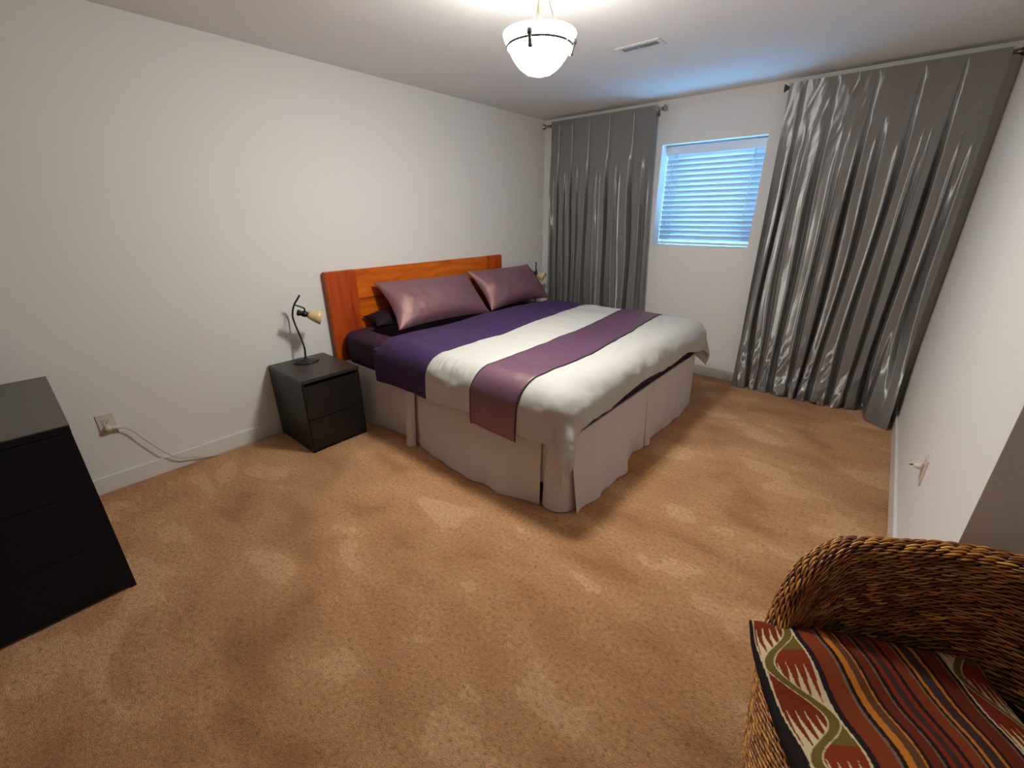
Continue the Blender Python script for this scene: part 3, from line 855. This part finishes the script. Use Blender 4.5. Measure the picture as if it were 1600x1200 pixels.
pc = thing('power_cord', 'ivory lamp cord plugged into the left wall and trailing along the baseboard', 'cord', (0.02, -4.056, 0.378))
pv = [(0.0, 0.0), (0.0155, 0.0), (0.0165, 0.005), (0.0165, 0.020), (0.013, 0.026), (0, 0.027)]
pm = lathe_me(pv, (0.0092, -4.060, 0.377), (1, 0, 0), 24)
link('plug', pm, PLASTIC, pc)
link('plug_neck', tube_me(smooth_path([(0.022, -4.052, 0.376), (0.026, -4.035, 0.375), (0.028, -4.018, 0.371), (0.029, -4.004, 0.364)], 4), [0.013] * 4 + [0.010] * 4 + [0.007] * 4 + [0.0045], 10), PLASTIC, pc)
cpts = smooth_path([(0.029, -4.006, 0.365), (0.031, -3.972, 0.335), (0.033, -3.938, 0.270), (0.034, -3.901, 0.204), (0.036, -3.851, 0.124), (0.038, -3.804, 0.077), (0.034, -3.74, 0.050), (0.026, -3.68, 0.020), (0.024, -3.62, 0.004), (0.036, -3.517, 0.004), (0.040, -3.377, 0.004), (0.030, -3.28, 0.004), (0.0325, -3.20, 0.004)], 6)
link('cable', tube_me(cpts, 0.0034, 8), CORDM, pc)

# ---------------------------------------------------------------- ceiling light
cl = thing('ceiling_light', 'frosted white glass bowl light hung from the ceiling on three slim rods', 'ceiling light', (LAMP.x, LAMP.y, H))
c0 = Vector((LAMP.x, LAMP.y, 0))
zr, zbnd, zbot = 2.170, 2.126, 2.026
outp = [(0.152, zr), (0.1525, zr - 0.004), (0.147, zr - 0.020), (0.139, zr - 0.034), (0.1325, zbnd), (0.124, zbnd - 0.018), (0.113, zbnd - 0.036), (0.098, zbnd - 0.056), (0.080, zbnd - 0.074), (0.056, zbnd - 0.090), (0.028, zbnd - 0.0985), (0.0, zbot)]
inp = [(max(r - 0.005, 0), z + (0.004 if r < 0.1 else 0.0)) for r, z in outp[::-1]]
bowl = link('glass_bowl', lathe_me(outp[4:], c0, (0, 0, 1), 64), BOWL, cl)
link('glass_rim', lathe_me(outp[:5], c0, (0, 0, 1), 64), BOWLRIM, bowl)
link('bowl_lining', lathe_me([(0.151, zr)] + inp[::-1], c0, (0, 0, 1), 64), BOWLIN, bowl)
ring = []
for k in range(65):
    a = 2 * PI * k / 64
    ring.append((c0.x + 0.1355 * math.cos(a), c0.y + 0.1355 * math.sin(a), zbnd))
link('band', tube_me(ring, 0.0052, 8, caps=False), STEELG, cl)
# rods attach at three clips on the band
base_a = math.atan2(-4.226 - LAMP.y, 3.105 - LAMP.x)
for k, a in enumerate((base_a - 0.28, base_a + 1.45, base_a + 3.35)):
    d = Vector((math.cos(a), math.sin(a), 0))
    p0 = c0 + d * 0.141 + Vector((0, 0, zbnd + 0.020))
    pts = [p0, c0 + d * 0.143 + Vector((0, 0, zbnd + 0.006)), c0 + d * 0.139 + Vector((0, 0, zbnd - 0.008)), c0 + d * 0.133 + Vector((0, 0, zbnd - 0.022)), c0 + d * 0.128 + Vector((0, 0, zbnd - 0.036))]
    link('clip', tube_me(smooth_path(pts, 4), [0.0115] * 5 + [0.0075] * 4 + [0.0085] * 4 + [0.0115] * 3 + [0.004], 10), STEELG, cl)
    rim_in = c0 + d * 0.142 + Vector((0, 0, zr + 0.002))
    link('rod', tube_me(smooth_path([c0 + d * 0.020 + Vector((0, 0, H - 0.028)), c0 + d * 0.028 + Vector((0, 0, zr + 0.150)), c0 + d * 0.052 + Vector((0, 0, zr + 0.070)), c0 + d * 0.092 + Vector((0, 0, zr + 0.005)), c0 + d * 0.122 + Vector((0, 0, zbnd + 0.012)), c0 + d * 0.137 + Vector((0, 0, zbnd + 0.010))], 5), 0.0036, 8), NICKEL, cl)
link('stem', tube_me([c0 + Vector((0, 0, H - 0.03)), c0 + Vector((0, 0, zbnd + 0.0))], 0.0055, 12), STEM, cl)
link('canopy', lathe_me([(0, 0), (0.062, 0), (0.060, -0.010), (0.045, -0.022), (0.020, -0.030), (0, -0.031)], (c0.x, c0.y, H), (0, 0, 1), 40), NICKEL, cl)

# ---------------------------------------------------------------- ceiling vent
vt = thing('ceiling_vent', 'white rectangular louvred air vent set in the ceiling', 'vent', (1.69, -1.367, H))
vx0, vx1, vy0, vy1 = 1.552, 1.830, -1.428, -1.306
bm = bmesh.new()
for lo, hi in (((vx0, vy0, H - 0.006), (vx1, vy0 + 0.030, H)), ((vx0, vy1 - 0.030, H - 0.006), (vx1, vy1, H)), ((vx0, vy0 + 0.03, H - 0.006), (vx0 + 0.026, vy1 - 0.03, H)), ((vx1 - 0.026, vy0 + 0.03, H - 0.006), (vx1, vy1 - 0.03, H))):
    add_box(bm, lo, hi, 0.0015, 1)
link('vent_frame', bm_me(bm), VENTM, vt, smooth=False)
box('vent_backing', (vx0 + 0.02, vy0 + 0.025, H - 0.0012), (vx1 - 0.02, vy1 - 0.025, H - 0.0002), VENTD, vt, bev=0)
lm = None
nl = 16
for i in range(nl):
    x = vx0 + 0.034 + (vx1 - vx0 - 0.068) * i / (nl - 1)
    if lm is None:
        bm = bmesh.new()
        add_box(bm, (-0.0011, -0.031, -0.0026), (0.0011, 0.031, 0.0026), 0, 1)
        bmesh.ops.rotate(bm, verts=bm.verts, cent=(0, 0, 0), matrix=Matrix.Rotation(-0.5, 3, 'Y'))
        lm = bm_me(bm); lm.materials.append(VENTM)
    o = bpy.data.objects.new('louvre', lm); COL.objects.link(o); o.parent = vt
    o.location = Vector((x, (vy0 + vy1) / 2, H - 0.0042)) - vt.location

# ---------------------------------------------------------------- wicker tub chair and kilim cushion
CF = Vector((-0.893, -0.450, 0)); CS = Vector((-0.450, 0.893, 0))     # facing direction, far-arm side
def cw(F, S, z):
    return np.stack([CF.x * F + CS.x * S, CF.y * F + CS.y * S, z], -1)
F0, S0 = -1.600, -4.430          # plan centre in (F, S)
HB, HS = 0.42, 0.385
def chair_section(th, q_list):
    """th: angle array, 0 = back, +-pi = front; returns section points list along q (arc length)"""
    pass
def rim_h(th):
    a = np.abs(th)
    return np.interp(a, [0, 0.9, 1.35, 1.75, 2.1, 2.45, 2.75, PI], [0.735, 0.725, 0.705, 0.675, 0.60, 0.47, 0.405, 0.392])
def plan(th, half_f, half_s, e=2 / 2.9):
    c = -np.cos(th); s = np.sin(th)             # th=0 -> back (-F)
    f = np.sign(c) * np.abs(c) ** e * half_f; g = np.sign(s) * np.abs(s) ** e * half_s
    return f, g
TH = np.linspace(-PI, PI, 721)[:-1]
RIMR = 0.026
def wall_point(th, q):
    """q: signed distance round the section. 0 = rim crest; + = down the inside; - = down the outside"""
    h = rim_h(th)
    arc = RIMR * PI / 2
    zi = np.where(q > arc, h - RIMR - (q - arc), np.where(q < -arc, h - RIMR + (q + arc), h - RIMR + RIMR * np.cos(np.clip(q, -arc, arc) / RIMR)))
    lat = np.where(q > arc, -RIMR, np.where(q < -arc, RIMR, -RIMR * np.sin(np.clip(q, -arc, arc) / RIMR)))
    # mid-surface radius flares with height
    zz = np.clip(zi, 0, 1)
    flare = 0.85 + 0.17 * np.clip(zz / 0.72, 0, 1) ** 0.9
    hf = 0.335 * flare + lat; hs = 0.325 * flare + lat
    f, g = plan(th, hf, hs)
    front = 0.04 * np.clip(np.cos(th + PI), 0, 1)
    f = f - np.where(f > 0, f * 0.13, 0)
    return np.stack([F0 + f, S0 + g, zi], -1)
WCOL = bpy.data.materials.new('woven_seagrass'); WCOL.use_nodes = True
nt, N, L, B = nodes(WCOL)
at = N.new('ShaderNodeAttribute'); at.attribute_name = 'tint'
rw = ramp(nt, [(0.0, (0.070, 0.020, 0.005, 1)), (0.33, (0.27, 0.090, 0.018, 1)), (0.62, (0.50, 0.20, 0.042, 1)), (0.88, (0.72, 0.36, 0.085, 1)), (1.0, (0.90, 0.54, 0.13, 1))])
L.new(at.outputs['Fac'], rw.inputs['Fac']); L.new(rw.outputs['Color'], B.inputs['Base Color'])
B.inputs['Roughness'].default_value = 0.30
B.inputs['Specular IOR Level'].default_value = 0.7
WDARK = mat('wicker_core', (0.020, 0.008, 0.004), 0.8)

ch = thing('wicker_chair', 'brown woven seagrass tub chair in the near right corner', 'chair', (1.42 + 2.0, -3.30, 0))
# core shell
qs = np.concatenate([np.linspace(-0.78, -0.05, 26), np.linspace(-0.04, 0.04, 9), np.linspace(0.05, 0.36, 12)])
thc = np.linspace(-PI, PI, 181)[:-1]
G = np.zeros((len(thc), len(qs), 3))
for k, q in enumerate(qs):
    hh = rim_h(thc)
    qq = np.full_like(thc, q)
    qq = np.maximum(qq, -(hh - 0.02)); qq = np.minimum(qq, np.maximum(hh - 0.36, 0.045))
    G[:, k] = wall_point(thc, qq)
Gw = cw(G[..., 0], G[..., 1], G[..., 2])
link('chair_shell', grid_me(Gw, close_u=True), WDARK, ch)
# seat deck
ft, gt = plan(thc, 0.27, 0.28)
ring0 = cw(F0 + ft * 1.0, S0 + gt * 1.0, np.full_like(ft, 0.385))
cen = cw(np.array([F0]), np.array([S0]), np.array([0.385]))[0]
V = np.concatenate([ring0, [cen]]); F = [(i, (i + 1) % len(thc), len(thc)) for i in range(len(thc))]
link('seat', me_from(V, F), WDARK, ch)
# woven strands: one spindle per over-under, rows parallel to the rim
def spindles(rows, name, label=None):
    Vs = []; Fs = []; Ts = []
    NSEG, NR = 6, 5
    tt = np.linspace(0, 1, NSEG + 1)
    vofs = 0
    for ri, q in enumerate(rows):
        # arc length of this row
        p = wall_point(TH, np.full_like(TH, q)); pw = cw(p[:, 0], p[:, 1], p[:, 2])
        seg = np.linalg.norm(np.roll(pw, -1, 0) - pw, axis=1); Ltot = seg.sum()
        n = int(round(Ltot / 0.031))
        cum = np.concatenate([[0], np.cumsum(seg)])
        for i in range(n):
            jit = R.uniform(-0.08, 0.08)
            a0 = (i + 0.5 * (ri % 2) + 0.10 * ri + jit) / n * Ltot
            Ln = Ltot / n * R.uniform(1.10, 1.35)
            a = (a0 + Ln * tt) % Ltot
            th = np.interp(a, cum, np.concatenate([TH, [PI]]))
            h = rim_h(th)
            qrow = q + (tt - 0.5) * R.uniform(0.003, 0.007)
            if q < 0 and (h.min() + q) < 0.02: continue
            if q > 0 and (h.max() - q) < 0.375: continue
            c3 = wall_point(th, qrow)
            up = wall_point(th, qrow + 0.004) - wall_point(th, qrow - 0.004)
            up /= np.linalg.norm(up, axis=1, keepdims=True) + 1e-9
            tan = np.gradient(c3, axis=0); tan /= np.linalg.norm(tan, axis=1, keepdims=True) + 1e-9
            nr = np.cross(tan, up)
            # make the normal point out of the woven skin
            lat = wall_point(th, qrow)
            bul = np.sin(PI * tt)
            rad = (0.0010 + 0.0024 * bul ** 0.8) * R.uniform(0.85, 1.12)
            sign = -1.0
            cc = c3 + nr * sign * (-0.0022 + 0.0050 * bul)[:, None]
            ring_ = []
            for k in range(NR):
                w = 2 * PI * k / NR
                ring_.append(cc + (up * math.cos(w) * 1.05 + nr * math.sin(w) * 0.85) * rad[:, None])
            Vv = np.stack(ring_, 1).reshape(-1, 3)
            Vs.append(Vv); Ts.append(np.full(len(Vv), min(1, max(0, R.beta(2.0, 2.2) + (0.25 if R.rand() < 0.05 else 0)))))
            for s_ in range(NSEG):
                for k in range(NR):
                    Fs.append((vofs + s_ * NR + k, vofs + s_ * NR + (k + 1) % NR, vofs + (s_ + 1) * NR + (k + 1) % NR, vofs + (s_ + 1) * NR + k))
            vofs += len(Vv)
    Vs = np.concatenate(Vs); Ts = np.concatenate(Ts)
    Vw = cw(Vs[:, 0], Vs[:, 1], Vs[:, 2])
    me = fast_me(Vw, np.array(Fs))
    atr = me.attributes.new('tint', 'FLOAT', 'POINT'); atr.data.foreach_set('value', Ts.astype(np.float32))
    o = link(name, me, WCOL, ch)
    o['kind'] = 'stuff'
    return o
pitch = 0.0079
spindles([q for q in np.arange(0.05, 0.37, pitch)], 'inner_weave')
spindles([q for q in np.arange(-0.05, 0.05, 0.0075)], 'rim_weave')
spindles([-q for q in np.arange(0.052, 0.72, pitch)], 'outer_weave')

# kilim cushion lying on the seat
KF0, KF1, KS0, KS1 = -1.300, -1.815, -4.195, -4.72       # front, back, far side, near side
nu, nv = 300, 320
u = np.linspace(0, 1, nu)[:, None] * np.ones((1, nv)); v = np.linspace(0, 1, nv)[None, :] * np.ones((nu, 1))
uc = u * 2 - 1; vc = v * 2 - 1
prof = (np.clip(1 - np.abs(uc) ** 3.2, 0, 1) ** 0.55) * (np.clip(1 - np.abs(vc) ** 3.2, 0, 1) ** 0.55)
Fk = KF0 + (KF1 - KF0) * u; Sk = KS0 + (KS1 - KS0) * v
Fk = Fk - 0.015 * (1 - vc ** 2) * 0 + 0.010 * np.sin(v * 5 + u * 3)
bump_ = 0.020 * np.sin(v * 10 + u * 2.2) + 0.026 * fbm(u * 3, v * 3, 2)
Zt = 0.418 + 0.055 * prof + bump_ * prof + 0.020 * sstep(0.12, 0.0, v)
Zb = 0.410 - 0.018 * prof + 0.020 * sstep(0.12, 0.0, v)
C = {'rb': s2l((122, 52, 24)), 'rd': s2l((128, 45, 20)), 'dk': s2l((30, 20, 18)), 'or': s2l((190, 112, 36)), 'br': s2l((92, 58, 38)),
     'gy': s2l((122, 92, 70)), 'ch': s2l((58, 44, 40)), 'ol': s2l((104, 88, 36)), 'cr': s2l((206, 188, 148)), 'mr': s2l((100, 40, 18))}
stops = [(0.0, 'dk'), (0.022, 'cr'), (0.030, 'BORDER'), (0.212, 'cr'), (0.220, 'dk'), (0.243, 'rb'), (0.310, 'gy'), (0.322, 'dk'), (0.338, 'or'), (0.366, 'br'), (0.398, 'or'), (0.406, 'dk'),
         (0.420, 'mr'), (0.462, 'gy'), (0.470, 'dk'), (0.488, 'rd'), (0.508, 'ch'), (0.536, 'rd'), (0.556, 'dk'), (0.572, 'rb'), (0.618, 'gy'), (0.628, 'dk'), (0.640, 'or'), (0.654, 'ch'), (0.700, 'or'),
         (0.714, 'dk'), (0.728, 'mr'), (0.792, 'gy'), (0.800, 'dk'), (0.815, 'cr'), (0.822, 'BORDER2'), (0.975, 'cr'), (0.982, 'dk')]
wob = 0.006 * np.sin(v * 17 + u * 5) + 0.022 * np.sin(v * 6.5 + 1 + u * 2)
edge = np.clip(np.minimum(u, 1 - u) / 0.03, 0, 1)
uw = np.clip(u + wob * edge, 0, 0.9999)
pos = np.array([s_[0] for s_ in stops]); ids = np.searchsorted(pos, uw, side='right') - 1
colr = np.zeros((nu, nv, 4)); colr[..., 3] = 1
for i, (p_, k_) in enumerate(stops):
    if k_ in C:
        colr[ids == i] = C[k_]
def border(lo, hi, mask, ph):
    """meandering olive vine with comb teeth on either side"""
    b = (uw - lo) / (hi - lo)
    per = 2.6
    mid = 0.5 + 0.40 * np.sin(v * per * 2 * PI + ph)
    dd = b - mid
    out = np.zeros((nu, nv, 4)); out[:] = C['rd']
    ph2 = (v * per + ph / (2 * PI)) % 1.0
    right = dd > 0
    out[right] = C['rd']; out[~right] = np.array(C['rd']) * [0.8, 0.8, 0.8, 1]
    # teeth: wedges running along v
    tooth = np.abs(((b * 5.5) % 1.0) - 0.5) * 2
    loc_ = np.where(right, (ph2 + 0.55) % 1.0, (ph2 + 0.05) % 1.0)
    w = np.clip((loc_ - 0.25) / 0.45, 0, 1)
    tm = (loc_ > 0.25) & (loc_ < 0.72) & (tooth < w * 1.05)
    out[tm] = C['cr']
    solid = (loc_ >= 0.72) & (loc_ < 0.80)
    out[solid] = C['cr']
    olv = right & (loc_ > 0.86) | (right & (loc_ < 0.10))
    out[olv] = C['ol']
    out[np.abs(dd) < 0.125] = C['cr']
    out[np.abs(dd) < 0.095] = C['ol']
    colr[mask] = out[mask]
for i, (p_, k_) in enumerate(stops):
    if k_ == 'BORDER':
        border(0.030, 0.212, ids == i, 0.6)
    elif k_ == 'BORDER2':
        border(0.822, 0.975, ids == i, 2.6)
Pt = cw(Fk, Sk, Zt); Pb = cw(Fk, Sk, Zb)
V = np.concatenate([Pt.reshape(-1, 3), Pb.reshape(-1, 3)])
idx = np.arange(nu * nv).reshape(nu, nv)
a = idx[:-1, :-1].ravel(); b = idx[1:, :-1].ravel(); c = idx[1:, 1:].ravel(); d = idx[:-1, 1:].ravel()
Fq = np.stack([a, b, c, d], 1); off = nu * nv
rim = np.concatenate([idx[:, 0], idx[-1, 1:], idx[-2::-1, -1], idx[0, -2:0:-1]]); rnx = np.roll(rim, -1)
Fall = np.concatenate([Fq, Fq[:, ::-1] + off, np.stack([rnx, rim, rim + off, rnx + off], 1)])
me = fast_me(V, Fall)
ca = me.color_attributes.new('weave_colour', 'FLOAT_COLOR', 'POINT')
ca.data.foreach_set('color', np.concatenate([colr.reshape(-1, 4), colr.reshape(-1, 4)]).astype(np.float32).ravel())
KIL = mat('kilim_wool', (0.3, 0.1, 0.05), 0.85, spec=0.2)
nt, N, L, B = nodes(KIL)
at = N.new('ShaderNodeAttribute'); at.attribute_name = 'weave_colour'
nn = N.new('ShaderNodeTexNoise'); nn.inputs['Scale'].default_value = 340
tcn = N.new('ShaderNodeTexCoord'); L.new(tcn.outputs['Object'], nn.inputs['Vector'])
bpk = N.new('ShaderNodeBump'); bpk.inputs['Strength'].default_value = 0.35; bpk.inputs['Distance'].default_value = 0.0015
L.new(nn.outputs['Fac'], bpk.inputs['Height']); L.new(bpk.outputs['Normal'], B.inputs['Normal'])
L.new(at.outputs['Color'], B.inputs['Base Color'])
bmk = bmesh.new(); bmk.from_mesh(me); bmesh.ops.recalc_face_normals(bmk, faces=bmk.faces); bmk.to_mesh(me); bmk.free()
tag(link('kilim_cushion', me, KIL), 'striped red, orange and black kilim cushion with comb-toothed border on the wicker chair', 'cushion')
